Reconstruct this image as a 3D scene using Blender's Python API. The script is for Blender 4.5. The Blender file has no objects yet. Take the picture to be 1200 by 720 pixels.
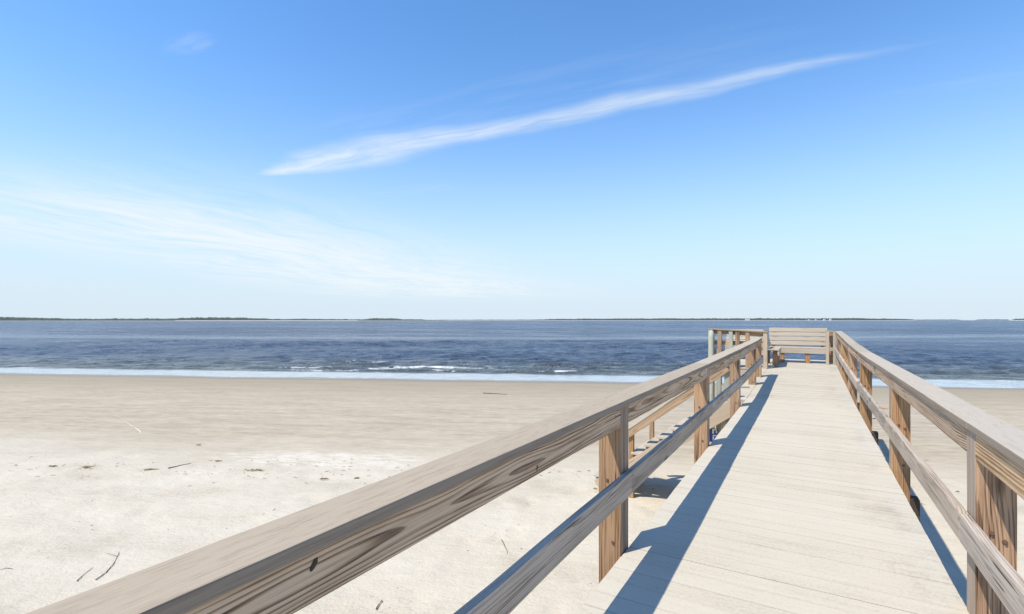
import bpy, bmesh, math, random
import numpy as np
from mathutils import Vector, Matrix, noise as mnoise
random.seed(7); np.random.seed(7)
SC = bpy.context.scene
COL = SC.collection

# ------------------------------------------------------------------ camera, sky, sun, exposure
U = 1.4                                   # eye height above the boards, metres
YAW = math.radians(30.45)                 # the camera looks this far left of the pier axis (+Y)
CY, SY = math.cos(YAW), math.sin(YAW)
FPX = 592.0
cam_d = bpy.data.cameras.new('camera'); cam = bpy.data.objects.new('camera', cam_d); COL.objects.link(cam)
cam.location = (0, 0, U); cam.rotation_euler = (math.radians(90), 0, YAW)
cam_d.sensor_width = 36; cam_d.lens = FPX / 1200 * 36; cam_d.shift_y = 15.3 / 1200
cam_d.clip_start = .05; cam_d.clip_end = 60000
SC.camera = cam

LIGHT = Vector((.343, .56, -1.0)).normalized()      # the way the sunlight travels
SUN_EL = math.asin(-LIGHT.z)
SUN_AZ = math.atan2(-LIGHT.x, -LIGHT.y)             # clockwise from +Y

SC.view_settings.view_transform = 'Standard'; SC.view_settings.look = 'None'
SC.view_settings.gamma = 1; SC.view_settings.use_curve_mapping = False
SC.view_settings.exposure = .31

class NT:
    """small helper for building node trees"""
    def __init__(s, tree): s.t = tree; s.n = tree.nodes; s.l = tree.links
    def new(s, kind, **kw):
        n = s.n.new(kind)
        for k, v in kw.items(): setattr(n, k, v)
        return n
    def put(s, sock, v):
        if hasattr(v, 'links') or isinstance(v, bpy.types.NodeSocket): s.l.new(v, sock)
        elif v is not None:
            if sock.type in ('RGBA',) and len(v) == 3: v = (*v, 1)
            sock.default_value = v
    def math(s, op, a, b=None, c=None, clamp=False):
        n = s.new('ShaderNodeMath', operation=op); n.use_clamp = clamp
        for i, v in enumerate((a, b, c)):
            if v is not None: s.put(n.inputs[i], v)
        return n.outputs[0]
    def vmath(s, op, a, b=None):
        n = s.new('ShaderNodeVectorMath', operation=op)
        s.put(n.inputs[0], a)
        if b is not None: s.put(n.inputs[1], b)
        return n.outputs['Value'] if op in ('LENGTH', 'DOT_PRODUCT', 'DISTANCE') else n.outputs[0]
    def mul(s, v, sc): return s.vmath('MULTIPLY', v, sc)
    def sep(s, v):
        n = s.new('ShaderNodeSeparateXYZ'); s.put(n.inputs[0], v); return n.outputs
    def comb(s, x, y, z):
        n = s.new('ShaderNodeCombineXYZ')
        for i, v in enumerate((x, y, z)): s.put(n.inputs[i], v)
        return n.outputs[0]
    def noise(s, v, scale=1, detail=3, rough=.5, dist=0.0):
        n = s.new('ShaderNodeTexNoise'); s.put(n.inputs['Vector'], v)
        n.inputs['Scale'].default_value = scale; n.inputs['Detail'].default_value = detail
        n.inputs['Roughness'].default_value = rough; n.inputs['Distortion'].default_value = dist
        return n.outputs[0]
    def voro(s, v, scale=1, feature='F1', out='Distance', rnd=1.0):
        n = s.new('ShaderNodeTexVoronoi', feature=feature); s.put(n.inputs['Vector'], v)
        n.inputs['Scale'].default_value = scale; n.inputs['Randomness'].default_value = rnd
        return n.outputs[out]
    def ramp(s, f, stops, interp='LINEAR'):
        n = s.new('ShaderNodeValToRGB'); n.color_ramp.interpolation = interp
        e = n.color_ramp.elements
        while len(e) < len(stops): e.new(.5)
        for q, (p, c) in zip(e, stops):
            q.position = p; q.color = (*c, 1) if hasattr(c, '__len__') else (c, c, c, 1)
        s.put(n.inputs[0], f); return n.outputs[0]
    def range(s, f, a, b, c=0.0, d=1.0, smooth=True):
        n = s.new('ShaderNodeMapRange', interpolation_type='SMOOTHSTEP' if smooth else 'LINEAR')
        for i, v in enumerate((f, a, b, c, d)): s.put(n.inputs[i], v)
        return n.outputs[0]
    def mix(s, f, a, b, blend='MIX'):
        n = s.new('ShaderNodeMix', data_type='RGBA', blend_type=blend)
        s.put(n.inputs[0], f); s.put(n.inputs[6], a); s.put(n.inputs[7], b); return n.outputs[2]
    def bump(s, h, strength=.5, dist=.01, normal=None):
        n = s.new('ShaderNodeBump'); s.put(n.inputs['Strength'], strength); s.put(n.inputs['Distance'], dist)
        s.put(n.inputs['Height'], h)
        if normal is not None: s.put(n.inputs['Normal'], normal)
        return n.outputs[0]

def material(name):
    m = bpy.data.materials.new(name); m.use_nodes = True
    t = NT(m.node_tree)
    return m, t, t.n['Principled BSDF']

# ---- sky
W = bpy.data.worlds.new('World'); SC.world = W; W.use_nodes = True
w = NT(W.node_tree); bg = w.n['Background']
sky = w.new('ShaderNodeTexSky', sky_type='NISHITA', sun_disc=False)
sky.sun_elevation = SUN_EL; sky.sun_rotation = SUN_AZ
sky.altitude = 0; sky.air_density = 1.0; sky.dust_density = .0; sky.ozone_density = 2.5
SKY_STR = .15
d = w.new('ShaderNodeTexCoord').outputs['Generated']
dx, dy, dz = w.sep(d)
zc = w.math('MAXIMUM', dz, .015)
# position on a flat cloud deck of unit height, turned to a handy bearing
px = w.math('DIVIDE', w.math('ADD', w.math('MULTIPLY', dx, CY), w.math('MULTIPLY', dy, SY)), zc)
py = w.math('DIVIDE', w.math('ADD', w.math('MULTIPLY', dx, -SY), w.math('MULTIPLY', dy, CY)), zc)
deck = w.comb(px, py, 0)
# the long cirrus streak: a = distance along it, b = distance across it
AX, AY, BX, BY = -1.79, 3.50, 1.55, 1.80
LN = math.hypot(BX - AX, BY - AY); ux, uy = (BX - AX) / LN, (BY - AY) / LN
along = w.math('ADD', w.math('MULTIPLY', w.math('SUBTRACT', px, AX), ux), w.math('MULTIPLY', w.math('SUBTRACT', py, AY), uy))
across = w.math('ADD', w.math('MULTIPLY', w.math('SUBTRACT', px, AX), -uy), w.math('MULTIPLY', w.math('SUBTRACT', py, AY), ux))
ac = w.comb(along, across, 0)
wob = w.noise(w.mul(ac, (1.1, .5, 1)), 1, 4)
b2 = w.math('ADD', across, w.math('MULTIPLY', w.math('SUBTRACT', wob, .5), .30))
halfw = w.ramp(w.math('DIVIDE', along, LN), [(0, .05), (.07, .17), (.17, .38), (.3, .42), (.40, .28), (.5, .24), (.75, .20), (1, .04)])
prof = w.range(w.math('DIVIDE', w.math('ABSOLUTE', b2), w.math('MAXIMUM', w.math('MULTIPLY', halfw, .70), .001)), 1.0, .0)
ends = w.math('MULTIPLY', w.range(along, -.02, .25), w.range(along, LN + .08, LN - .7))
fib = w.noise(w.vmath('ADD', w.mul(ac, (1.3, 8.5, 1)), w.comb(0, w.math('MULTIPLY', w.noise(ac, 1.3, 3), 2.2), 0)), 1, 6, .66)
streak = w.math('MULTIPLY', w.math('MULTIPLY', prof, ends), w.range(fib, .25, .66, .28, 1))
streak = w.math('MULTIPLY', streak, w.range(along, .3, LN, .80, .48))
# soft veil beside it
veil1 = w.math('MULTIPLY', w.range(w.math('ABSOLUTE', w.math('ADD', across, .18)), .5, .0), w.math('MULTIPLY', w.range(along, .6, 1.6), w.range(along, LN + .1, LN - 1.6)))
veil1 = w.math('MULTIPLY', veil1, w.range(w.noise(w.mul(ac, (.9, 6, 1)), 1, 5, .6), .45, .75, 0, .13))
# broad thin cirrus low on the left
al = w.math('ADD', w.math('MULTIPLY', px, .19), w.math('MULTIPLY', py, .98))
acr = w.math('SUBTRACT', w.math('MULTIPLY', px, .98), w.math('MULTIPLY', py, .19))
c2 = w.comb(al, acr, 0)
warp = w.vmath('ADD', c2, w.mul(w.comb(w.math('SUBTRACT', w.noise(c2, .3, 3), .5), w.math('SUBTRACT', w.noise(w.vmath('ADD', c2, (9, 4, 0)), .3, 3), .5), 0), (2.0, 2.4, 0)))
n2 = w.noise(w.mul(warp, (.20, .60, 1)), 1, 7, .62)
n3 = w.noise(w.mul(warp, (.9, 3.4, 1)), 1, 7, .66)
cen = w.math('SUBTRACT', -4.9, w.math('MULTIPLY', w.math('SUBTRACT', al, 4), .09))
wid = w.math('ADD', 1.9, w.math('MULTIPLY', al, .26))
ell = w.math('MULTIPLY', w.range(w.math('DIVIDE', w.math('ABSOLUTE', w.math('SUBTRACT', acr, cen)), wid), 1.15, .1), w.math('MULTIPLY', w.range(al, 1.8, 4.2), w.range(al, 30, 13)))
broad = w.math('MULTIPLY', ell, w.range(w.math('ADD', w.math('MULTIPLY', n2, .55), w.math('MULTIPLY', n3, .45)), .34, .62, .06, .95))
# small detached wisps
def wisp(cx, cy, rx, ry, ang, amount):
    ca, sa = math.cos(ang), math.sin(ang)
    qx, qy = w.math('SUBTRACT', px, cx), w.math('SUBTRACT', py, cy)
    a = w.math('ADD', w.math('MULTIPLY', qx, ca), w.math('MULTIPLY', qy, sa)); b = w.math('SUBTRACT', w.math('MULTIPLY', qy, ca), w.math('MULTIPLY', qx, sa))
    e = w.range(w.math('ADD', w.math('POWER', w.math('DIVIDE', w.math('ABSOLUTE', a), rx), 2), w.math('POWER', w.math('DIVIDE', w.math('ABSOLUTE', b), ry), 2)), 1, 0)
    return w.math('MULTIPLY', e, w.range(w.noise(w.mul(w.comb(a, b, 3.0), (2.5, 9, 1)), 1, 4, .6), .35, .7, 0, amount))
cloud = w.math('MAXIMUM', streak, veil1)
cloud = w.math('MAXIMUM', cloud, broad)
for args in [(-1.17, 1.83, .16, .07, -.5, .22), (-.75, 3.9, .55, .16, -.4, .12), (2.2, 2.0, .8, .10, -.45, .07)]:
    cloud = w.math('MAXIMUM', cloud, wisp(*args))
cloud = w.math('MULTIPLY', cloud, w.range(dz, .0, .06))
hsv = w.new('ShaderNodeHueSaturation'); w.put(hsv.inputs['Color'], sky.outputs[0]); hsv.inputs['Saturation'].default_value = 1.0
clear = w.mix(1.0, hsv.outputs[0], (.70, 1.05, 1.30), 'MULTIPLY')
# pale sea air low down
low = w.math('MULTIPLY', w.math('EXPONENT', w.math('MULTIPLY', w.math('POWER', w.math('MAXIMUM', dz, 0.0), 2), -18.0)), .985)
clear = w.mix(low, clear, (3.75, 4.4, 4.95))
skycol = w.mix(cloud, clear, (4.75, 5.1, 5.3))
w.put(bg.inputs[0], skycol); bg.inputs[1].default_value = SKY_STR

# ---- sun
sun_d = bpy.data.lights.new('sun', 'SUN'); sun_d.energy = 4.7; sun_d.angle = math.radians(.53); sun_d.color = (1, .915, .775)
sun = bpy.data.objects.new('sun', sun_d); COL.objects.link(sun)
sun.rotation_euler = LIGHT.to_track_quat('-Z', 'Y').to_euler(); sun.location = (-20, -30, 50)

# ------------------------------------------------------------------ helpers
def tag(o, label=None, cat=None, group=None, kind=None):
    if label: o['label'] = label
    if cat: o['category'] = cat
    if group: o['group'] = group
    if kind: o['kind'] = kind
    return o
def thing(name, loc, label, cat, group=None, rz=0):
    o = bpy.data.objects.new(name, None); COL.objects.link(o)
    o.location = loc; o.rotation_euler = (0, 0, rz); o.empty_display_size = .2
    return tag(o, label, cat, group)
def link_mesh(name, me, mat, parent=None):
    o = bpy.data.objects.new(name, me); COL.objects.link(o)
    if mat: me.materials.append(mat)
    if parent: o.parent = parent
    return o
def rel(parent): return Vector(parent.location) if parent else Vector((0, 0, 0))
def box_bm(bm, cx, cy, cz, sx, sy, sz, M=None):
    r = bmesh.ops.create_cube(bm, size=1)
    vs = r['verts']
    bmesh.ops.scale(bm, vec=(sx, sy, sz), verts=vs)
    if M is not None: bmesh.ops.transform(bm, matrix=M, verts=vs)
    bmesh.ops.translate(bm, vec=(cx, cy, cz), verts=vs)
    return vs
def board(name, p0, p1, w, h, mat, parent=None, up=(0, 0, 1), jit=.0015, bev=.004, segs=None, edge=None):
    """a sawn board from p0 to p1 (world points); w = width sideways, h = height along up; long axis is local X"""
    p0, p1 = Vector(p0), Vector(p1); X = (p1 - p0); L = X.length; X.normalize()
    Zv = Vector(up); Yv = Zv.cross(X).normalized(); Zv = X.cross(Yv)
    bm = bmesh.new(); n = segs or max(1, int(L / .35))
    rings = []
    for i in range(n + 1):
        x = -L / 2 + L * i / n
        jy, jz = random.uniform(-jit, jit), random.uniform(-jit, jit)
        rings.append([bm.verts.new((x, sy * w / 2 + jy, sz * h / 2 + jz)) for sy, sz in ((-1, -1), (1, -1), (1, 1), (-1, 1))])
    for a, b in zip(rings, rings[1:]):
        for k in range(4): bm.faces.new((a[k], b[k], b[(k + 1) % 4], a[(k + 1) % 4]))
    bm.faces.new(rings[0]); bm.faces.new(rings[-1][::-1])
    bmesh.ops.recalc_face_normals(bm, faces=bm.faces)
    if bev:
        es = [e for e in bm.edges if len(e.link_faces) == 2 and e.calc_face_angle(0) > .8]
        bmesh.ops.bevel(bm, geom=es, offset=bev, segments=2, profile=.6, affect='EDGES')
    me = bpy.data.meshes.new(name); bm.to_mesh(me); bm.free()
    for p in me.polygons: p.use_smooth = False
    o = link_mesh(name, me, mat, parent)
    if edge:                                   # weathered sides of the board
        me.materials.append(edge)
        for q in me.polygons:
            if abs(q.normal.y) > .8: q.material_index = 1
    R = Matrix((X, Yv, Zv)).transposed().to_4x4()
    o.matrix_local = Matrix.Translation((p0 + p1) / 2 - rel(parent)) @ R
    return o
def lathe_pole(name, p0, p1, r0, r1, mat, parent=None, n=18, rough=.006):
    """a round pile, a little irregular, long axis local X"""
    p0, p1 = Vector(p0), Vector(p1); X = p1 - p0; L = X.length; X.normalize()
    Yv = X.orthogonal().normalized(); Zv = X.cross(Yv)
    bm = bmesh.new(); m = max(4, int(L / .2)); rings = []
    lob = [random.uniform(-rough, rough) for _ in range(n)]
    for i in range(m + 1):
        t = i / m; r = r0 + (r1 - r0) * t
        if i in (0, m): r -= .008
        rings.append([bm.verts.new((-L / 2 + L * t, (r + lob[k]) * math.cos(2 * math.pi * k / n), (r + lob[k]) * math.sin(2 * math.pi * k / n))) for k in range(n)])
    for a, b in zip(rings, rings[1:]):
        for k in range(n): bm.faces.new((a[k], b[k], b[(k + 1) % n], a[(k + 1) % n]))
    bm.faces.new(rings[0]); bm.faces.new(rings[-1][::-1])
    bmesh.ops.recalc_face_normals(bm, faces=bm.faces)
    me = bpy.data.meshes.new(name); bm.to_mesh(me); bm.free()
    for p in me.polygons: p.use_smooth = len(p.vertices) == 4
    o = link_mesh(name, me, mat, parent)
    o.matrix_local = Matrix.Translation((p0 + p1) / 2 - rel(parent)) @ Matrix((X, Yv, Zv)).transposed().to_4x4()
    return o
def tube_bm(bm, pts, rads, n=6):
    rings = []
    for i, p in enumerate(pts):
        a = Vector(pts[max(0, i - 1)]); b = Vector(pts[min(len(pts) - 1, i + 1)]); T = (b - a).normalized()
        Yv = T.orthogonal().normalized(); Zv = T.cross(Yv)
        rings.append([bm.verts.new(Vector(p) + rads[i] * (Yv * math.cos(2 * math.pi * k / n) + Zv * math.sin(2 * math.pi * k / n))) for k in range(n)])
    for a, b in zip(rings, rings[1:]):
        for k in range(n): bm.faces.new((a[k], b[k], b[(k + 1) % n], a[(k + 1) % n]))
    bm.faces.new(rings[0]); bm.faces.new(rings[-1][::-1])
def ground_pt(r, t): return (r * CY - t * SY, r * SY + t * CY)      # right / ahead of the camera -> world
def pix(u, v, D):                                                   # a point D below the eye seen in the photo at (u, v)
    t = D * FPX / (v - 375); return ground_pt((u - 600) / FPX * t, t)

# ------------------------------------------------------------------ materials
def wood(name, light, mid, dark, ring=.011, knots=1.0, fibre=.5, rough=.75, checks=.5, green=0.0, stain=.4, contrast=1.0, fx=3.0, wander=.06):
    m, t, P = material(name)
    oi = t.new('ShaderNodeObjectInfo').outputs['Random']
    co = t.new('ShaderNodeTexCoord').outputs['Object']
    co = t.vmath('ADD', co, t.comb(t.math('MULTIPLY', oi, 41.3), 0, 0))
    x, y, z = t.sep(co)
    wv = t.mul(co, (.9, 4, 4))
    wy = t.math('MULTIPLY', t.math('SUBTRACT', t.noise(wv, 1, 2), .5), wander)
    wz = t.math('MULTIPLY', t.math('SUBTRACT', t.noise(t.vmath('ADD', wv, (7.3, 2.1, 5.5)), 1, 2), .5), wander)
    yc = t.math('ADD', t.math('ADD', y, wy), t.math('MULTIPLY', t.math('SUBTRACT', oi, .5), .12))
    zc_ = t.math('ADD', t.math('ADD', z, wz), t.math('SUBTRACT', t.math('MULTIPLY', t.math('FRACT', t.math('MULTIPLY', oi, 7.7)), .16), .08))
    r = t.math('SQRT', t.math('ADD', t.math('MULTIPLY', yc, yc), t.math('MULTIPLY', zc_, zc_)))
    kd = t.voro(t.mul(co, (1.5, 5.5, 5.5)), 1)
    kx = t.math('MULTIPLY', kd, kd)
    kb = t.math('EXPONENT', t.math('MULTIPLY', kx, -14.0))
    r = t.math('ADD', r, t.math('MULTIPLY', kb, .032 * knots))
    ph = t.math('DIVIDE', r, ring)
    saw = t.math('FRACT', t.math('ADD', ph, t.math('MULTIPLY', t.noise(t.mul(co, (3, 40, 40)), 1, 2), .35)))
    late = t.math('MULTIPLY', t.range(saw, .35, .86), t.range(saw, 1.0, .93))
    # some bands are bold, others hardly show
    late = t.math('MULTIPLY', late, t.range(t.noise(t.comb(t.math('MULTIPLY', ph, .35), t.math('MULTIPLY', x, .3), 0), 1, 2), .3, .65, .35, 1))
    fi = t.noise(t.mul(co, (fx, 170, 170)), 1, 5, .7)
    fi2 = t.noise(t.mul(co, (.4 * fx, 45, 45)), 1, 3, .6)
    st = t.noise(t.mul(co, (1.3, 7, 7)), 1, 4, .6)
    val = t.math('ADD', t.math('MULTIPLY', late, .55 * contrast), t.math('MULTIPLY', t.math('SUBTRACT', fi, .5), fibre * 1.3))
    val = t.math('ADD', val, t.math('MULTIPLY', t.math('SUBTRACT', st, .45), stain))
    val = t.math('ADD', val, t.math('MULTIPLY', t.math('SUBTRACT', fi2, .5), fibre * .9))
    col = t.ramp(val, [(0, light), (.38, mid), (.9, dark)])
    core = t.range(kd, .16, .07)
    col = t.mix(t.math('MULTIPLY', core, .75 * min(1, knots)), col, tuple(c * .55 for c in dark))
    chk = t.range(t.noise(t.mul(co, (1.4, 85, 85)), 1, 2, .5), .66, .71)
    col = t.mix(t.math('MULTIPLY', chk, checks), col, tuple(c * .3 for c in dark))
    if green:
        g = t.range(t.noise(t.mul(co, (2, 9, 9)), 1, 3), .4, .65)
        col = t.mix(t.math('MULTIPLY', g, green), col, (.33, .42, .30))
    hv = t.new('ShaderNodeHueSaturation'); t.put(hv.inputs['Color'], col)
    t.put(hv.inputs['Value'], t.range(t.math('FRACT', t.math('MULTIPLY', oi, 13.1)), 0, 1, .85, 1.14, False))
    t.put(hv.inputs['Saturation'], t.range(t.math('FRACT', t.math('MULTIPLY', oi, 5.3)), 0, 1, .82, 1.12, False))
    t.put(P.inputs['Base Color'], hv.outputs[0])
    P.inputs['Roughness'].default_value = rough; P.inputs['Specular IOR Level'].default_value = .25
    h = t.math('SUBTRACT', t.math('ADD', t.math('MULTIPLY', fi, .6), t.math('MULTIPLY', late, .35)), t.math('MULTIPLY', chk, 1.6 * checks))
    t.put(P.inputs['Normal'], t.bump(h, .55, .003))
    return m
M_rail = wood('weathered_rail_wood', (.60, .425, .265), (.36, .23, .122), (.045, .020, .009), ring=.0105, knots=1.3, stain=.85, fibre=1.1, contrast=1.25, checks=.9)
M_mid = wood('grey_mid_rail_wood', (.49, .42, .345), (.32, .265, .21), (.085, .058, .04), ring=.010, fibre=1.15, checks=.9, knots=1.0, stain=.85, contrast=.8)
M_post = wood('brown_post_wood', (.385, .24, .135), (.225, .125, .062), (.045, .019, .008), ring=.012, knots=.8, stain=1.0, fibre=1.35, contrast=.8, checks=.9)
M_cap = wood('pale_cap_wood', (.335, .27, .188), (.255, .20, .132), (.10, .073, .046), ring=.02, knots=.05, fibre=1.25, stain=.16, contrast=.03, checks=.12, fx=14.0)
M_cap_pale = wood('bleached_cap_wood', (.42, .365, .285), (.345, .29, .215), (.15, .115, .08), ring=.02, knots=.05, fibre=1.25, stain=.16, contrast=.03, checks=.12, fx=14.0)
M_edge = wood('grey_weathered_edge_wood', (.27, .21, .155), (.175, .13, .092), (.08, .058, .042), ring=.02, knots=.2, fibre=.9, contrast=.2)
M_face = wood('grey_weathered_face_wood', (.38, .30, .225), (.25, .18, .125), (.08, .05, .033), ring=.02, knots=.4, fibre=.6)
M_gap_shade = wood('shaded_plank_edge_wood', (.42, .36, .28), (.35, .295, .225), (.2, .16, .12), ring=.03, knots=0, contrast=.1)
M_bench = wood('bleached_bench_wood', (.44, .385, .31), (.33, .28, .22), (.14, .105, .075), ring=.02, knots=.4, fibre=.6, stain=.3, contrast=.4)
M_green = wood('green_tinged_pile_wood', (.38, .37, .30), (.29, .285, .22), (.17, .15, .11), ring=.03, knots=.2, green=.35, contrast=.4)
M_dark = wood('dark_pile_wood', (.08, .06, .045), (.05, .037, .028), (.04, .03, .025), ring=.03, knots=.3)  # colour darkened to stand in for the railing's shadow on the beam ends
M_stair = wood('stair_wood', (.52, .43, .33), (.40, .31, .22), (.18, .12, .075), ring=.016, knots=.6, contrast=.6)
M_srail = wood('amber_handrail_wood', (.40, .26, .14), (.27, .155, .07), (.10, .05, .022), ring=.014, knots=.6)

def deck_material():
    m, t, P = material('pale_deck_boards')
    co = t.new('ShaderNodeTexCoord').outputs['Object']
    x, y, z = t.sep(co); rnd = t.new('ShaderNodeAttribute', attribute_name='board').outputs['Fac']
    v = t.vmath('ADD', co, t.comb(t.math('MULTIPLY', rnd, 53.0), 0, 0))
    f1 = t.noise(t.mul(v, (3.5, 150, 30)), 1, 4, .65)
    f2 = t.noise(t.mul(v, (1.0, 26, 6)), 1, 3, .6)
    blot = t.noise(t.mul(co, (1.1, 1.3, 1)), 1, 5, .6)
    spk = t.noise(co, 55, 3, .7)
    val = t.math('ADD', t.math('MULTIPLY', t.math('SUBTRACT', f1, .5), .55), t.math('MULTIPLY', t.math('SUBTRACT', f2, .5), .45))
    val = t.math('ADD', val, t.math('MULTIPLY', t.math('SUBTRACT', blot, .5), .55))
    val = t.math('ADD', val, t.math('MULTIPLY', t.math('SUBTRACT', spk, .5), .8))
    val = t.math('ADD', val, t.math('MULTIPLY', t.math('SUBTRACT', rnd, .5), .10))
    dirt = t.math('MULTIPLY', t.range(x, .05, .62), t.range(t.noise(t.mul(co, (2.2, 1.2, 1)), 1, 5, .65), .46, .7))
    val = t.math('ADD', val, t.math('MULTIPLY', dirt, .30))
    col = t.ramp(t.math('ADD', val, .45), [(0, (.56, .52, .43)), (.5, (.49, .447, .362)), (1, (.285, .24, .18))])
    hole = t.voro(t.mul(co, (1, 1, .2)), 9)
    t.put(P.inputs['Base Color'], col)
    P.inputs['Roughness'].default_value = .8; P.inputs['Specular IOR Level'].default_value = .2
    t.put(P.inputs['Normal'], t.bump(t.math('ADD', f1, t.math('MULTIPLY', spk, .6)), .5, .003))
    return m
M_deck = deck_material()

# ------------------------------------------------------------------ the setting: sand, sea, far shore
SHORE_ROT = YAW - math.atan(.115)          # local +Y of the sand and sea points straight offshore
Y0 = 33.1                                  # waterline, metres offshore of the camera's foot
SEA_Z = -2.60
def to_local(X, Y):
    c, s = math.cos(SHORE_ROT), math.sin(SHORE_ROT); return X * c + Y * s, -X * s + Y * c
def sand_z(y):
    y = np.asarray(y, float)
    return np.interp(y, [-4000, -40, -8, 4, 11, 14, Y0, Y0 + 6, 70, 400], [2.0, .2, -1.9, -2.1, -2.12, -2.2, SEA_Z, SEA_Z - .18, -5, -30])
def grid_axis(fine0, fine1, step, lo, hi, grow=1.25):
    a = list(np.arange(fine0, fine1 + 1e-6, step))
    s = step; v = fine1
    while v < hi: s *= grow; v += s; a.append(min(v, hi))
    s = step; v = fine0; b = []
    while v > lo: s *= grow; v -= s; b.append(max(v, lo))
    return np.array(b[::-1] + a)
def grid_mesh(name, xs, ys, Z):
    nx, ny = len(xs), len(ys)
    co = np.empty((ny, nx, 3)); co[..., 0] = xs[None]; co[..., 1] = ys[:, None]; co[..., 2] = Z
    i = np.arange(ny * nx).reshape(ny, nx)
    q = np.stack([i[:-1, :-1], i[:-1, 1:], i[1:, 1:], i[1:, :-1]], -1).reshape(-1, 4)
    me = bpy.data.meshes.new(name)
    me.vertices.add(ny * nx); me.vertices.foreach_set('co', co.ravel())
    me.loops.add(q.size); me.loops.foreach_set('vertex_index', q.ravel().astype(np.int32))
    me.polygons.add(len(q)); me.polygons.foreach_set('loop_start', np.arange(0, q.size, 4, dtype=np.int32))
    me.polygons.foreach_set('loop_total', np.full(len(q), 4, np.int32))
    me.update(); me.validate(); me.polygons.foreach_set('use_smooth', np.ones(len(q), bool))
    return me
def vnoise(x, y, seed=0):
    """2-D value noise on arrays, -1..1"""
    xi, yi = np.floor(x).astype(np.int64), np.floor(y).astype(np.int64); fx, fy = x - xi, y - yi
    fx, fy = fx * fx * (3 - 2 * fx), fy * fy * (3 - 2 * fy)
    def h(a, b):
        n = (a * 374761393 + b * 668265263 + seed * 1442695041) & 0x7fffffff
        n = ((n ^ (n >> 13)) * 1274126177) & 0x7fffffff
        return ((n ^ (n >> 16)) & 0xffff) / 32767.5 - 1
    return (h(xi, yi) * (1 - fx) + h(xi + 1, yi) * fx) * (1 - fy) + (h(xi, yi + 1) * (1 - fx) + h(xi + 1, yi + 1) * fx) * fy

# sand
xs = grid_axis(-34, 24, .13, -9000, 9000); ys = grid_axis(2, 22, .13, -4000, 300)
XX, YY = np.meshgrid(xs, ys)
Z = sand_z(YY) + np.exp(-((YY - Y0) / 6) ** 2) * (.018 * vnoise(XX * .13, YY * .05, 71) + .008 * vnoise(XX * .5, YY * .2, 72))
near = np.clip((20 - YY) / 10, 0, 1) * (np.abs(XX) < 60)
Z = Z + near * (.022 * vnoise(XX * .7, YY * .9, 1) + .012 * vnoise(XX * 2.1, YY * 2.6, 2) + .006 * vnoise(XX * 4.5, YY * 5.5, 3))
for _ in range(760):                                      # old footprints and scuffs
    fx, fy = random.uniform(-26, 14), 2.5 + 9.5 * random.random() ** .8
    a = random.uniform(0, 6.28); L, Wd, dp = random.uniform(.13, .24), random.uniform(.06, .1), random.uniform(.014, .05)
    ix = (xs > fx - .7) & (xs < fx + .7); iy = (ys > fy - .7) & (ys < fy + .7)
    gx, gy = XX[np.ix_(iy, ix)] - fx, YY[np.ix_(iy, ix)] - fy
    p, q = gx * math.cos(a) + gy * math.sin(a), -gx * math.sin(a) + gy * math.cos(a)
    e = (p / L) ** 2 + (q / Wd) ** 2
    Z[np.ix_(iy, ix)] += -dp * np.exp(-e) + dp * .45 * np.exp(-((np.sqrt(e) - 1.6) / .45) ** 2)
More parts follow.
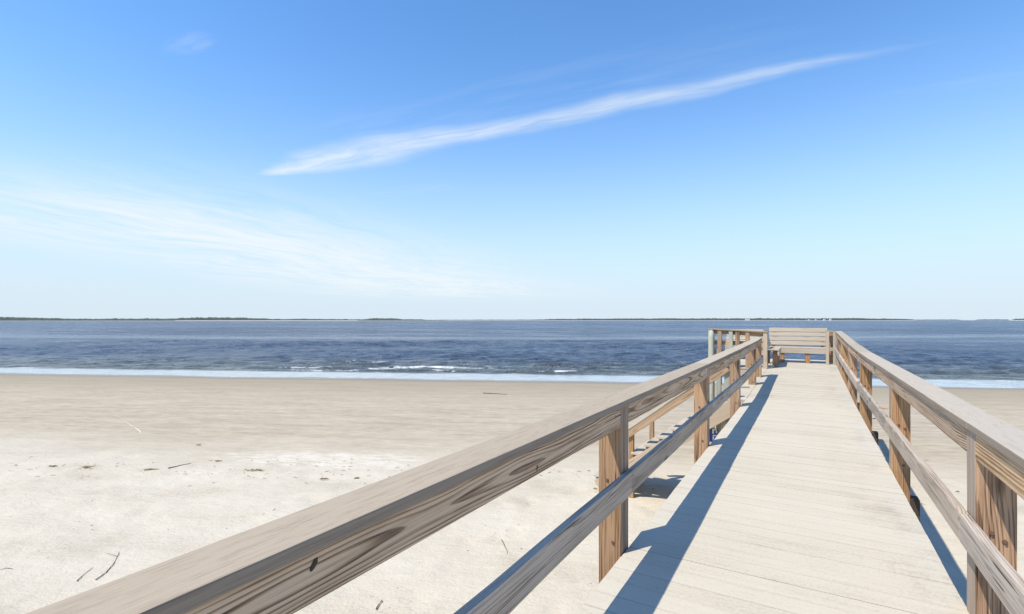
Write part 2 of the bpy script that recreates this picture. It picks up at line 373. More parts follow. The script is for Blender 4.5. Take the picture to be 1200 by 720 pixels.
def sand_material():
    m, t, P = material('beach_sand')
    co = t.new('ShaderNodeTexCoord').outputs['Object']; x, y, z = t.sep(co)
    edge = t.math('ADD', y, t.math('MULTIPLY', t.math('SUBTRACT', t.noise(t.mul(co, (.12, .2, 0)), 1, 4), .5), 5.0))
    band = t.noise(t.mul(co, (.28, 1.7, 0)), 1, 6, .7)              # streaks left by the tides, along the shore
    band2 = t.noise(t.mul(co, (1.6, 6.5, 0)), 1, 5, .7)
    blot = t.noise(t.mul(co, (.5, .8, 0)), 1, 5, .6)
    gr = t.noise(co, 26, 4, .75)
    gr2 = t.noise(co, 140, 2, .7)
    damp = t.range(edge, 10.5, 16)                                   # 0 dry .. 1 damp flat
    wet = t.range(t.math('ADD', y, t.math('MULTIPLY', t.math('SUBTRACT', band, .5), 7)), 21, 32.0)
    dry = t.ramp(t.math('ADD', t.math('MULTIPLY', blot, .6), t.math('MULTIPLY', gr, .4)), [(.32, (.40, .35, .265)), (.47, (.52, .468, .372)), (.66, (.57, .52, .428))])
    flat_ = t.ramp(t.math('ADD', t.math('MULTIPLY', band, .38), t.math('MULTIPLY', band2, .45)), [(.33, (.325, .272, .195)), (.5, (.46, .40, .305)), (.65, (.565, .505, .40))])
    wetc = t.ramp(band, [(.3, (.27, .225, .155)), (.7, (.345, .295, .215))])
    soak = t.range(t.math('ADD', y, t.math('MULTIPLY', t.math('SUBTRACT', band, .5), 1.5)), Y0 - 1.8, Y0 - .2)
    col = t.mix(damp, dry, flat_); col = t.mix(wet, col, wetc); col = t.mix(soak, col, (.20, .155, .105))
    speck = t.math('MULTIPLY', t.range(t.voro(co, 5.5), .16, .07), t.range(t.noise(t.mul(co, (.7, 1.6, 0)), 1, 3), .48, .66))
    wr = t.range(t.math('ABSOLUTE', t.math('SUBTRACT', edge, 12.0)), 3.5, .2)
    col = t.mix(t.math('MULTIPLY', speck, t.math('MULTIPLY', t.math('SUBTRACT', 1.0, damp), .55)), col, (.16, .12, .075))
    # a pale scuffed patch near the tide line
    cx_, cy_ = to_local(*ground_pt(-4.6, 12.9))
    pd = t.vmath('LENGTH', t.mul(t.vmath('SUBTRACT', co, (cx_, cy_, -2.15)), (.30, 1.0, 0)))
    pale = t.math('MULTIPLY', t.range(t.math('ADD', pd, t.math('MULTIPLY', t.math('SUBTRACT', blot, .5), 1.6)), 1.0, .5), t.range(band2, .4, .58, .05, .5))
    col = t.mix(pale, col, (.70, .65, .56))
    col = t.mix(t.range(gr2, .62, .8, 0, .25), col, (.25, .2, .14))
    t.put(P.inputs['Base Color'], col)
    t.put(P.inputs['Roughness'], t.math('SUBTRACT', .95, t.math('MULTIPLY', soak, .72)))
    P.inputs['Specular IOR Level'].default_value = .25
    tx = t.noise(t.mul(co, (2.2, 3.0, 0)), 1, 6, .62)
    h = t.math('ADD', t.math('MULTIPLY', gr, .25), t.math('ADD', tx, t.math('MULTIPLY', band2, .5)))
    bs = t.math('MULTIPLY', t.math('SUBTRACT', 1.0, soak), t.range(damp, 0, 1, .7, .45))
    t.put(P.inputs['Normal'], t.bump(h, bs, .065))
    return m
sand = link_mesh('sand', grid_mesh('sand', xs, ys, Z), sand_material()); sand.rotation_euler.z = SHORE_ROT
tag(sand, 'pale dry beach sand turning tan and wet towards the water', kind='structure')

# sea, with small breakers close in
xs = grid_axis(-75, 45, .32, -30000, 30000, 1.3); ys = np.concatenate([np.arange(Y0 - 1.6, Y0 + 14, .12), np.arange(Y0 + 14, Y0 + 62, .25), grid_axis(Y0 + 62, Y0 + 63, .3, Y0 + 62, 30000, 1.12)])
XX, YY = np.meshgrid(xs, ys); S = YY - Y0
edge = .45 * vnoise(XX * .12, XX * 0 + 3, 5) + .2 * vnoise(XX * .45, XX * 0 + 7, 6)
Z = np.full_like(XX, SEA_Z); foam = np.zeros_like(XX)
Z += np.where(S < 1.2, -.03 * np.clip((edge + .4 - S) / .5, 0, 3), 0)         # thin run-up dives under the sand
breakers = [(5.4, .10, .50, .13, 9.0, 11), (6.8, .14, .6, .10, 7.0, 12), (8.4, .15, .75, .09, -2.0, 13), (10.4, .16, .9, .08, 2.0, 14), (13.5, .13, 1.1, .035, 0, 15)]
for s0, amp, wd, fr, ph, sd in breakers:
    c0 = s0 + .6 * vnoise(XX * fr, XX * 0 + ph, sd) + .18 * vnoise(XX * fr * 5, XX * 0 + ph, sd + 40)
    A = np.clip(.45 + .9 * vnoise(XX * fr * 1.3 + 5, XX * 0 + ph * 2, sd + 20) * .8 + .85 * np.exp(-((XX + 13) / 11) ** 2) - .34, .0, 1)
    dlt = S - c0
    prof = np.where(dlt < 0, np.exp(-(dlt / (wd * .38)) ** 2), np.exp(-(dlt / wd) ** 2))
    Z += amp * A * prof
    fo = np.exp(-((dlt + wd * .25) / (wd * .42)) ** 2) * np.clip((A - .55) * 2.2, 0, 1) * np.clip(.55 + 1.0 * vnoise(XX * .8, S * 1.5, sd + 60), 0, 1) * np.clip(.6 + 1.1 * vnoise(XX * 2.1, S * 5, sd + 80), .1, 1)
    reg = np.exp(-((XX + 13) / 11) ** 2) * np.clip(.35 + 1.2 * vnoise(XX * .33, S * .8, sd + 90), 0, 1)
    foam = np.maximum(foam, fo * (1 if s0 < 8.5 else .55))
    if s0 < 11: foam = np.maximum(foam, .95 * reg * np.exp(-((dlt + wd * .3) / (wd * .40)) ** 2))
front = 4.3 - .012 * XX + .7 * vnoise(XX * .06, XX * 0 + 1, 31) + .5 * vnoise(XX * .16, XX * 0 + 5, 36) + .25 * vnoise(XX * .35, XX * 0 + 2, 32)
foam = np.maximum(foam, .75 * np.exp(-((S - front) / .25) ** 2) * np.clip(.5 + .8 * vnoise(XX * .25, XX * 0, 33) + .3 * vnoise(XX * 1.1, S, 34), 0, 1))
foam = np.maximum(foam, .42 * np.exp(-((S - edge - .35) / .13) ** 2))
ramp_ = np.clip((S - 3.5) / 6, 0, 1) * np.clip((78 - S) / 30, 0, 1)
chop = np.zeros_like(XX); rw = np.random.RandomState(5)
for _ in range(34):                                       # short wind waves from many directions
    lam = 1.3 * 2.9 ** rw.rand(); th = rw.normal(0, .62); kx, ky = 2 * math.pi / lam * math.sin(th), 2 * math.pi / lam * math.cos(th)
    sn = np.sin(kx * XX + ky * YY + rw.rand() * 6.28 + .8 * vnoise(XX * .11, YY * .11, int(rw.rand() * 999)))
    chop += .0062 * lam * (1 - 2 * np.sqrt(np.abs(sn * .5 + .5)) + .27)
Z += ramp_ * chop * np.clip(1 + .6 * vnoise(XX * .05, YY * .09, 22), .3, 2)
me = grid_mesh('sea', xs, ys, Z)
at = me.attributes.new('foam', 'FLOAT', 'POINT'); at.data.foreach_set('value', foam.ravel().astype(np.float32))
def sea_material():
    m, t, P = material('sea_water')
    co = t.new('ShaderNodeTexCoord').outputs['Object']; x, y, z = t.sep(co)
    s = t.math('SUBTRACT', y, Y0)
    fo = t.new('ShaderNodeAttribute', attribute_name='foam').outputs['Fac']
    shallow = t.range(s, 22, 3.5)
    col = t.mix(shallow, (.055, .080, .125), (.085, .100, .095)); col = t.mix(t.range(s, 4.6, 3.4), col, t.mix(t.range(t.noise(t.mul(co, (.8, 2.6, 0)), 1, 6, .7), .42, .62), (.27, .29, .29), (.44, .47, .485)))
    lace = t.noise(t.mul(co, (1.3, 3.2, 1)), 1, 6, .75)
    fm = t.range(t.math('ADD', fo, t.math('MULTIPLY', t.math('SUBTRACT', lace, .5), 2.4)), .40, .85)
    col = t.mix(fm, col, (.68, .70, .70))
    t.put(P.inputs['Base Color'], col)
    P.inputs['IOR'].default_value = 1.33
    calm = t.range(s, 3.4, 5.4, .05, 1.0)
    slick = t.noise(t.mul(co, (.010, .016, 0)), 1, 9, .72)
    slick2 = t.noise(t.mul(co, (.06, .13, 0)), 1, 6, .7)
    sl = t.range(t.math('ADD', t.math('MULTIPLY', slick, .6), t.math('MULTIPLY', slick2, .4)), .36, .62, .55, 1.15)
    # a long smooth slick lies across the bay
    pos = t.math('ADD', s, t.math('MULTIPLY', t.math('SUBTRACT', t.noise(t.mul(co, (.01, 0, 0)), 1, 3), .5), 18))
    pos = t.math('SUBTRACT', pos, t.math('ADD', t.math('MULTIPLY', x, .16), t.math('MULTIPLY', t.math('MULTIPLY', x, x), .0012))); band = t.math('MULTIPLY', t.range(pos, 66, 75), t.range(pos, 96, 80))
    sl = t.math('MULTIPLY', sl, t.math('SUBTRACT', 1.0, t.math('MULTIPLY', band, .38)))
    h1 = t.noise(t.mul(co, (.75, .95, 0)), 1, 5, .66, .4)
    h2 = t.noise(t.mul(co, (.16, .27, 0)), 1, 4, .6, .3)
    h3 = t.noise(t.mul(co, (.035, .075, 0)), 1, 3, .55)
    h = t.math('ADD', t.math('MULTIPLY', h1, .85), t.math('ADD', t.math('MULTIPLY', h2, 1.2), t.math('MULTIPLY', h3, 1.5)))
    t.put(P.inputs['Roughness'], t.math('ADD', t.math('MULTIPLY', fm, .6), t.math('ADD', t.range(s, 3.5, 26, .08, .25), t.math('MULTIPLY', t.math('SUBTRACT', sl, .85), t.range(s, 5, 60, .0, .35)))))
    t.put(P.inputs['Normal'], t.bump(h, t.math('MULTIPLY', calm, t.math('MULTIPLY', sl, 1.0)), 1.9))
    return m
sea = link_mesh('sea', me, sea_material()); sea.rotation_euler.z = SHORE_ROT
tag(sea, 'choppy blue sea with low breakers at the sand', kind='structure')

# far shore: low wooded islands on the horizon
M_trees, t_, P_ = material('far_woodland')
co_ = t_.new('ShaderNodeTexCoord').outputs['Object']
t_.put(P_.inputs['Base Color'], t_.ramp(t_.noise(t_.mul(co_, (1, 1, 2)), .03, 4, .7), [(.3, (.040, .055, .050)), (.7, (.085, .105, .080))])); P_.inputs['Roughness'].default_value = .95
M_fsand, t_, P_ = material('far_sand'); P_.inputs['Base Color'].default_value = (.55, .51, .45, 1); P_.inputs['Roughness'].default_value = .95
def far_island(u0, u1, t, tops, beach, depth=160):
    """low island seen between columns u0 and u1, t metres away; tops = [(u, height m)]"""
    n = int((u1 - u0) * 2.2) + 2; us = np.linspace(u0, u1, n)
    hh = np.interp(us, [a for a, _ in tops], [b for _, b in tops])
    hh = np.maximum(.3, hh * (1 + .10 * vnoise(us * .9, us * 0, 51) + .10 * vnoise(us * .33, us * 0 + 4, 52)))
    bm = bmesh.new(); rows = []
    for k, (back, f) in enumerate(((0, 0), (8, .75), (30, 1), (depth * .6, .92), (depth, 0))):
        row = []
        for u, h in zip(us, hh):
            tt = t + back; X, Y = ground_pt((u - 600) / FPX * tt, tt)
            row.append(bm.verts.new((X, Y, SEA_Z + .6 + h * f * (1 + .1 * random.uniform(-1, 1) * (k in (1, 2, 3))))))
        rows.append(row)
    for a, b in zip(rows, rows[1:]):
        for i in range(n - 1): bm.faces.new((a[i], a[i + 1], b[i + 1], b[i]))
    me = bpy.data.meshes.new('far_woods'); bm.to_mesh(me); bm.free()
    o = link_mesh('far_woods', me, M_trees); tag(o, 'low dark wooded shore far across the water', kind='structure')
    bm = bmesh.new(); rows = []
    for back, z in ((-60, -.8), (-40, beach), (-2, beach + .6), (depth + 20, beach + .6), (depth + 60, -.8)):
        rows.append([bm.verts.new((*ground_pt((u - 600) / FPX * (t + back), t + back), SEA_Z + z)) for u in us])
    for a, b in zip(rows, rows[1:]):
        for i in range(n - 1): bm.faces.new((a[i], a[i + 1], b[i + 1], b[i]))
    me = bpy.data.meshes.new('far_beach'); bm.to_mesh(me); bm.free()
    o = link_mesh('far_beach', me, M_fsand); tag(o, 'thin strip of pale sand at the foot of the far woods', kind='structure')
far_island(-160, 205, 2300, [(-160, 20), (-40, 19), (20, 17), (45, 14), (80, 10), (118, 9), (130, 11), (160, 10), (180, 11), (205, 9)], .2)
far_island(198, 420, 2500, [(198, 9), (212, 15), (240, 17), (270, 16), (300, 13), (322, 9), (335, 8), (352, 10), (372, 9), (420, 7)], 1.4)
far_island(400, 520, 2700, [(400, 7), (428, 8), (436, 13), (462, 13), (470, 8), (495, 7), (500, 5), (520, 4)], .3)
far_island(515, 1075, 4200, [(515, 6), (600, 7), (640, 9), (645, 13), (760, 17), (880, 18), (1000, 19), (1030, 16), (1068, 12), (1075, 2)], 1.2)
far_island(1066, 1182, 5200, [(1066, 8), (1120, 9), (1128, 3), (1142, 2), (1146, 10), (1182, 10)], .5)
far_island(1184, 1400, 4200, [(1184, 3), (1190, 15), (1400, 18)], 2.5)
M_wwall, _, P_ = material('far_white_wall'); P_.inputs['Base Color'].default_value = (.75, .73, .70, 1)
M_groof, _, P_ = material('far_grey_roof'); P_.inputs['Base Color'].default_value = (.30, .30, .31, 1)
for i, (u, wdt, ht, lab) in enumerate([(876, 34, 17, 'wide pale building on the far shore, seen just left of the bench'), (948, 12, 9, 'tiny white building on the far shore, farthest left of those over the bench'), (956, 10, 10, 'tiny white building on the far shore, second from left above the bench'), (966, 14, 13, 'white building on the far shore above the right half of the bench'), (973, 13, 14, 'white building on the far shore above the right end of the bench')]):
    X, Y = ground_pt((u - 600) / FPX * 4125, 4125)
    h = thing('house', (X, Y, SEA_Z + 1), lab, 'building', 'white buildings on the far shore', YAW)
    bm = bmesh.new(); box_bm(bm, 0, 0, ht * .4, wdt, 12, ht * .8)
    me = bpy.data.meshes.new('wall'); bm.to_mesh(me); bm.free(); link_mesh('wall', me, M_wwall, h)
    bm = bmesh.new(); a = [bm.verts.new((sx * wdt * .54, sy, zz)) for sx in (-1, 1) for sy, zz in ((-7, ht * .8), (7, ht * .8), (0, ht * 1.1))]
    for f in ((0, 1, 2), (5, 4, 3), (0, 2, 5, 3), (2, 1, 4, 5), (1, 0, 3, 4)): bm.faces.new([a[k] for k in f])
    me = bpy.data.meshes.new('roof'); bm.to_mesh(me); bm.free(); link_mesh('roof', me, M_groof, h)

# ------------------------------------------------------------------ the pier
XL, XR = -.685 * U, .472 * U               # edges of the boards
def zf(Y):                                 # the boards rise a little towards the end
    return U * float(np.interp(Y / U, [-10, 7.2, 12.2, 30], [0, 0, .10, .10]))
def deck_mesh(name, spans):
    """spans: (x0, x1, y0, y1): boards laid across, 140 mm wide with narrow gaps"""
    bm = bmesh.new(); lay = bm.faces.layers.float.new('board')
    for x0, x1, y0, y1 in spans:
        n = int(round((y1 - y0) / .145)); st = (y1 - y0) / n
        for i in range(n):
            ya, yb = y0 + i * st, y0 + (i + 1) * st - random.uniform(.002, .0035); ym = (ya + yb) / 2
            e0, e1 = random.uniform(-.002, .002), random.uniform(-.002, .002)
            a = random.uniform(-.0012, .0012)
            vs = box_bm(bm, (x0 + x1) / 2 + (e0 + e1) / 2, ym, zf(ym) - .019 + a, (x1 - x0) + e1 - e0, yb - ya, .038)
            r = random.random()
            for f in {f for v in vs for f in v.link_faces}:
                f[lay] = r; f.normal_update()
                if abs(f.normal.y) > .5: f.material_index = 1          # plank edges coloured darker, standing in for shade inside the gaps
    me = bpy.data.meshes.new(name); bm.to_mesh(me); bm.free(); return me
Y_END = 13.3 * U; Y_WING = 10.75 * U; X_WING = -1.76 * U; X_LAND = -1.0 * U; Y_LAND = 6.95 * U
pier = thing('wooden_pier', (0, 6, -2.1), 'long weathered wooden pier of pale boards reaching over the beach', 'pier')
d1 = link_mesh('deck', deck_mesh('deck', [(XL, XR, -1.6, Y_END), (X_LAND, XL - .006, Y_LAND, Y_WING - .004), (X_WING, XL - .006, Y_WING, Y_END)]), M_deck, pier); d1.data.materials.append(M_gap_shade)
d1.location = -Vector(pier.location)
POSTS_L = [0.0, 2.145, 4.27, 6.40, 8.46, 9.45]
POSTS_R = [0.1, 2.255, 4.22, 6.55, 8.45, 10.3, 12.0]
for x in (XL + .05, (XL + XR) / 2, XR - .05):      # joists under the boards
    for a, b in ((-1.5, 7.2 * U), (7.2 * U, 12.2 * U), (12.2 * U, Y_END - .02)):
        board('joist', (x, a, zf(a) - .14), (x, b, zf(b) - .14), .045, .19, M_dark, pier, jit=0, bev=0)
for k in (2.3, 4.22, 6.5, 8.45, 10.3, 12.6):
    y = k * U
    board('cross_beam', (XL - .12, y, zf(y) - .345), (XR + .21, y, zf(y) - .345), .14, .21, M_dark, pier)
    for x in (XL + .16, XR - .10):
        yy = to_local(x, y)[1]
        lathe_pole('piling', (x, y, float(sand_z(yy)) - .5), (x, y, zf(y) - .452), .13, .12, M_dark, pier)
yb = Y_END - .25
for x, y in ((X_LAND + .1, Y_LAND + .1), (X_LAND + .1, 9.0 * U), (X_WING + .1, Y_END - .3), (X_WING + .1, Y_WING + .15), (-1.1 * U, Y_END - .3)):
    lathe_pole('piling', (x, y, float(sand_z(to_local(x, y)[1])) - .5), (x, y, zf(y) - .05), .07, .065, M_stair, pier)
board('rim_joist', (X_LAND + .02, Y_LAND - .024, -.14), (XL - .08, Y_LAND - .024, -.14), .045, .19, M_stair, pier)
board('rim_joist', (X_LAND - .026, Y_LAND + .02, -.14), (X_LAND - .026, 8.2 * U, -.10), .045, .19, M_dark, pier)
board('rim_joist', (X_WING, Y_WING + .03, zf(Y_WING) - .14), (X_LAND - .06, Y_WING + .03, zf(Y_WING) - .14), .045, .19, M_stair, pier)

# railings -------------------------------------------------------
RT = .655 * U                                # top of the cap above the boards
def rt(Y): return zf(Y) + RT + U * float(np.interp(Y / U, [0, 8, 12], [0, 0, .02]))
PW = .143
M_steel, _, P_ = material('rusty_bolt_steel'); P_.inputs['Base Color'].default_value = (.16, .10, .075, 1); P_.inputs['Roughness'].default_value = .7; P_.inputs['Metallic'].default_value = .3
M_hole, _, P_ = material('knot_hole'); P_.inputs['Base Color'].default_value = (.012, .009, .007, 1)  # flat near-black disc; the shade inside the hole is put into its colour
def bolt(post, at):
    """hex bolt head with a washer on the post's near face (a sub-part of the post)"""
    bm = bmesh.new()
    for r, h, n, o in ((.011, .003, 12, 0), (.007, .006, 6, .003)):
        bot = [bm.verts.new((r * math.cos(6.2832 * k / n), -o, r * math.sin(6.2832 * k / n))) for k in range(n)]
        top = [bm.verts.new((v.co.x * .92, -o - h, v.co.z * .92)) for v in bot]
        for k in range(n): bm.faces.new((bot[k], bot[(k + 1) % n], top[(k + 1) % n], top[k]))
        bm.faces.new(top[::-1]); bm.faces.new(bot)
    bmesh.ops.recalc_face_normals(bm, faces=bm.faces)
    bmesh.ops.translate(bm, vec=at, verts=bm.verts)
    bmesh.ops.transform(bm, matrix=(Matrix.Translation(post.parent.location) @ post.matrix_basis).inverted(), verts=bm.verts)
    me = bpy.data.meshes.new('bolt'); bm.to_mesh(me); bm.free(); link_mesh('bolt', me, M_steel, post)
def knot(railo, at, L, H, ang, side):
    bm = bmesh.new(); n = 20; pts = []
    for k in range(n):
        a = 6.2832 * k / n; r = random.uniform(.9, 1.08) * (1.25 if k == 3 else 1); y_, z_ = L * r * math.cos(a), H * r * math.sin(a)
        pts.append((y_ * math.cos(ang) - z_ * math.sin(ang), y_ * math.sin(ang) + z_ * math.cos(ang)))
    a_ = [bm.verts.new((-side * .0012, p_, q_)) for p_, q_ in pts]; b_ = [bm.verts.new((side * .006, p_, q_)) for p_, q_ in pts]
    bm.faces.new(a_); bm.faces.new(b_[::-1])
    for k in range(n): bm.faces.new((a_[k], b_[k], b_[(k + 1) % n], a_[(k + 1) % n]))
    bmesh.ops.recalc_face_normals(bm, faces=bm.faces); bmesh.ops.translate(bm, vec=at, verts=bm.verts)
    bmesh.ops.transform(bm, matrix=(Matrix.Translation(railo.parent.location) @ railo.matrix_basis).inverted(), verts=bm.verts)
    me = bpy.data.meshes.new('knot_hole'); bm.to_mesh(me); bm.free(); link_mesh('knot_hole', me, M_hole, railo)
def railing(root, side, posts, y_start, y_end, last_taller=False):
    """side -1 = left of the walkway, +1 = right. inner faces of posts and top rails are flush"""
    xin = XL - .008 if side < 0 else XR - .002
    xc = xin + side * PW / 2
    ys = [p * U for p in posts]
    for y in ys:
        board('post', (xc, y, zf(y) - .9), (xc, y, rt(y) - .037), PW, PW, M_post, root, up=(0, 1, 0), bev=.006)
        po = COL.objects[-1]; po.data.materials.append(M_face)
        for q in po.data.polygons:             # the side towards the walkway is weathered grey
            if (po.matrix_basis.to_3x3() @ q.normal).x * side < -.8: q.material_index = 1
        if y > .5:
            for zz, dx_ in ((.06, .02), (.43, -.015), (.40, .03)):
                bolt(po, Vector((xc + dx_, y - PW / 2 - .001, zf(y) + zz)))
    pts = [y_start] + [y for y in ys if y_start + .2 < y < y_end - .05] + [y_end]
    th = .040
    xr = xin + side * th / 2
    for a, b in zip(pts, pts[1:]):
        ga = PW / 2 + .003 if any(abs(a - y) < .01 for y in ys) else 0
        gb = PW / 2 + .003 if any(abs(b - y) < .01 for y in ys) else 0
        z0, z1 = rt(a) - .037 - .062, rt(b) - .037 - .062
        board('top_rail', (xr, a + ga, z0), (xr, b - gb, z1), th, .118, M_rail, root, bev=.007, jit=.002)
        xm = xin - side * (th / 2 + .003)
        zm = .415
        board('mid_rail', (xm, a + .0015, zf(a) + zm), (xm, b - .0015, zf(b) + zm), th, .135, M_mid, root, bev=.009, jit=.002)
    CW = .165 if side < 0 else .165
    xcap = xin + side * (CW / 2 - .016)
    cps = [y_start - .05] + [y for i, y in enumerate(pts[1:-1]) if i % 2 == (0 if side < 0 else 1)] + [y_end + .02]
    for a, b in zip(cps, cps[1:]):
        # long cap boards bend with the rise of the deck
        brk = [a] + [q for q in pts if a + .3 < q < b - .3 and q > 7 * U] + [b]
        for p, q in zip(brk, brk[1:]):
            board('cap_rail', (xcap, p + .001, rt(p) - .0185), (xcap, q - .001, rt(q) - .0185), CW, .037, M_cap if side < 0 and p < 5 else M_cap_pale, root, bev=.006, edge=M_edge)
left = thing('pier_railing', (XL, 3, 0), 'long weathered pier railing on the left, casting its shadow on the boards', 'railing', 'pier railings')
railing(left, -1, POSTS_L, -1.5, 9.50 * U)
for o in [c for c in COL.objects if c.parent == left and c.name.startswith('top_rail')]:
    y0_ = left.location.y + o.location.y
    if 1.0 < y0_ < 2.2:
        knot(o, Vector((XL - .008, .542 * U, .604 * U)), .016, .0065, .9, -1)
        knot(o, Vector((XL - .008, 1.32 * U, .565 * U)), .012, .006, 1.2, -1)
        knot(o, Vector((XL - .008, 2.02 * U, .60 * U)), .010, .004, 1.9, -1)
right = thing('pier_railing', (XR, 3, 0), 'long weathered pier railing on the right of the walkway, running to the bench', 'railing', 'pier railings')
railing(right, 1, POSTS_R, -1.5, 12.3 * U)

# rail of the platform's side wing
wing = thing('platform_railing', (-1.2 * U, Y_WING, zf(Y_WING)), 'short railing behind the long left railing, with a round greenish corner pile', 'railing', 'pier railings')
zw0, zw1 = U * (1 - .215), U * (1 - .168)
xw0, xw1 = -.735 * U, -1.70 * U
yw = Y_WING + .08
lathe_pole('post', (xw1 + .01, yw, -1.6), (xw1 + .01, yw, zw1 - .03), .085, .08, M_green, wing)
def wz(x): return zw0 + (zw1 - zw0) * (x - xw0) / (xw1 - xw0)
for x, m_ in ((-1.535 * U, M_post), (-1.33 * U, M_green), (-1.21 * U, M_post), (-1.03 * U, M_post), (xw0 + .02, M_stair)):
    board('post', (x, yw, zf(yw) - .5), (x, yw, wz(x) - .034), .10, .12, m_, wing, up=(0, 1, 0), bev=.005)
board('cap_rail', (xw1 - .05, yw, wz(xw1) - .015), (xw0 + .08, yw, wz(xw0) - .015), .16, .034, M_cap, wing)
board('top_rail', (xw1, yw + .085, wz(xw1) - .09), (xw0, yw + .085, wz(xw0) - .09), .04, .11, M_rail, wing)
board('top_rail', (xw1, yw + .10, zf(yw) + .66), (xw0, yw + .10, zf(yw) + .66), .03, .12, M_rail, wing)
board('mid_rail', (xw1, yw + .085, zf(yw) + .42), (xw0, yw + .085, zf(yw) + .42), .04, .12, M_stair, wing)

# benches ------------------------------------------------------------
ZP = zf(Y_END)
def bench(name_loc, rz, length, label, back_h, legs_at, planks=3):
    root = thing('bench', name_loc, label, 'bench', 'benches on the pier platform', rz)
    base = Matrix.Translation(name_loc) @ Matrix.Rotation(rz, 4, 'Z')
    def bd(name, p0, p1, w_, h_, m_, up=(0, 0, 1), **k):
        o = board(name, p0, p1, w_, h_, m_, None, up, **k); o.parent = root; return o     # local points: root frame
    L2 = length / 2
    bm_parts = []
    # seat: three planks
    DB = .43 - .15 * (3 - planks)
    for i in range(planks):
        o = bd('seat', (-L2, .075 + i * .15, .445), (L2, .075 + i * .15, .445), .144, .038, M_bench); bm_parts.append(o)
    join(bm_parts, 'seat', root)
    bd('apron', (-L2 + .02, .022, .355), (L2 - .02, .022, .355), .04, .138, M_bench)
    # backrest: four planks on a lean
    bm_parts = []
    for i in range(4):
        z = .50 + (i + .5) * (back_h - .50) / 4; y = DB + (z - .5) * .22
        h_ = (back_h - .50) / 4 - .013
        bm_parts.append(bd('backrest', (-L2, y, z), (L2, y, z), .036, h_, M_bench, up=(0, .22, 1)))
    join(bm_parts, 'backrest', root)
    for x in legs_at:
        bd('leg', (x, .10, 0), (x, .10, .424), .135, .135, M_post, up=(0, 1, 0))
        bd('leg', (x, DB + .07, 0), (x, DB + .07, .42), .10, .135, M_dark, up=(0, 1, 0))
    for x in (-L2 + .12, L2 - .12):
        bd('back_support', (x, DB + .07, .30), (x, DB + .07 + (back_h - .3) * .22 + .01, back_h - .03), .09, .04, M_rail, up=(0, 1, 0))
    return root
def join(objs, name, root):
    """several planks become one part (one mesh in the frame of the first)"""
    bm = bmesh.new(); m0 = objs[0].matrix_basis.copy(); inv = m0.inverted()
    for o in objs:
        n0 = len(bm.verts); bm.from_mesh(o.data); bm.verts.ensure_lookup_table()
        bmesh.ops.transform(bm, matrix=inv @ o.matrix_basis, verts=bm.verts[n0:])
    me = bpy.data.meshes.new(name); bm.to_mesh(me); bm.free(); me.materials.append(objs[0].data.materials[0])
    for o in objs[1:]: bpy.data.objects.remove(o)
    old = objs[0].data; objs[0].data = me; objs[0].name = name; bpy.data.meshes.remove(old)
bench((-.215 * U, 12.15 * U, ZP), 0, 1.09 * U, 'slatted high-backed wooden bench facing down the walkway at its end', 1.03, (-.28 * U, .19 * U))
bench((-.50 * U, 11.55 * U, ZP), math.radians(90), .95 * U, 'narrow dark bench along the left of the platform, seen end on', .98, (-.3 * U, .3 * U), 2)
bench((-1.30 * U, 12.6 * U, ZP), 0, .78 * U, 'bench behind the short side railing of the platform', .96, (-.25 * U, .25 * U))
# end wall of the right railing beside the bench
cr = thing('corner_panel', (.40 * U, 12.25 * U, ZP), 'squat corner panel between the bench and the right railing', 'panel')
board('post', (.325 * U, 12.12 * U, ZP), (.325 * U, 12.12 * U, ZP + .93), .075, .09, M_bench, cr, up=(0, 1, 0))
board('post', (.443 * U, 12.12 * U, ZP), (.443 * U, 12.12 * U, ZP + .93), .06, .09, M_green, cr, up=(0, 1, 0))
board('mid_rail', (.35 * U, 12.12 * U, ZP + .43), (.42 * U, 12.12 * U, ZP + .43), .06, .10, M_bench, cr, jit=0)
board('panel', (.30 * U, 12.30 * U, ZP + .47), (.45 * U, 12.30 * U, ZP + .47), .03, .88, M_post, cr, jit=0)
board('cap_rail', (.29 * U, 12.16 * U, ZP + .948), (.50 * U, 12.16 * U, ZP + .925), .20, .034, M_cap, cr)

# stairs ------------------------------------------------------------
stairs = thing('beach_stairs', (X_LAND, Y_LAND, -2.1), 'wooden steps with handrails going down from the pier to the sand', 'stairs')
SL = .72; SW = .86 * U                       # slope, width
ys0, ys1 = Y_LAND + .03, Y_LAND + SW
zt = lambda X: -.0 * U + SL * (X + .70 * U)  # line of the nosings
xb = -2.66 * U
nst = 9; run = (X_LAND - .02 - xb) / nst
for y in (ys0, ys1):
    xe = XL - .12 if y == ys0 else X_LAND - .05
    ye = y - .045 - .04 if y == ys0 else y
    board('stringer', (xb + .05, ye, zt(xb + .05) - .01), (xe, ye, zt(xe) - .01), .045, .25, M_stair, stairs)
tr = []
for i in range(nst):
    x = X_LAND - .05 - (i + .5) * run
    o = board('tread', (x, ys0 - .05, zt(x) + .14), (x, ys1 + .06, zt(x) + .14), run + .04, .038, M_bench, stairs)
    board('riser', (x - run / 2, ys0 + .03, zt(x) + .12 - SL * run / 2), (x - run / 2, ys1 - .03, zt(x) + .12 - SL * run / 2), .02, SL * run + .01, M_stair, stairs)
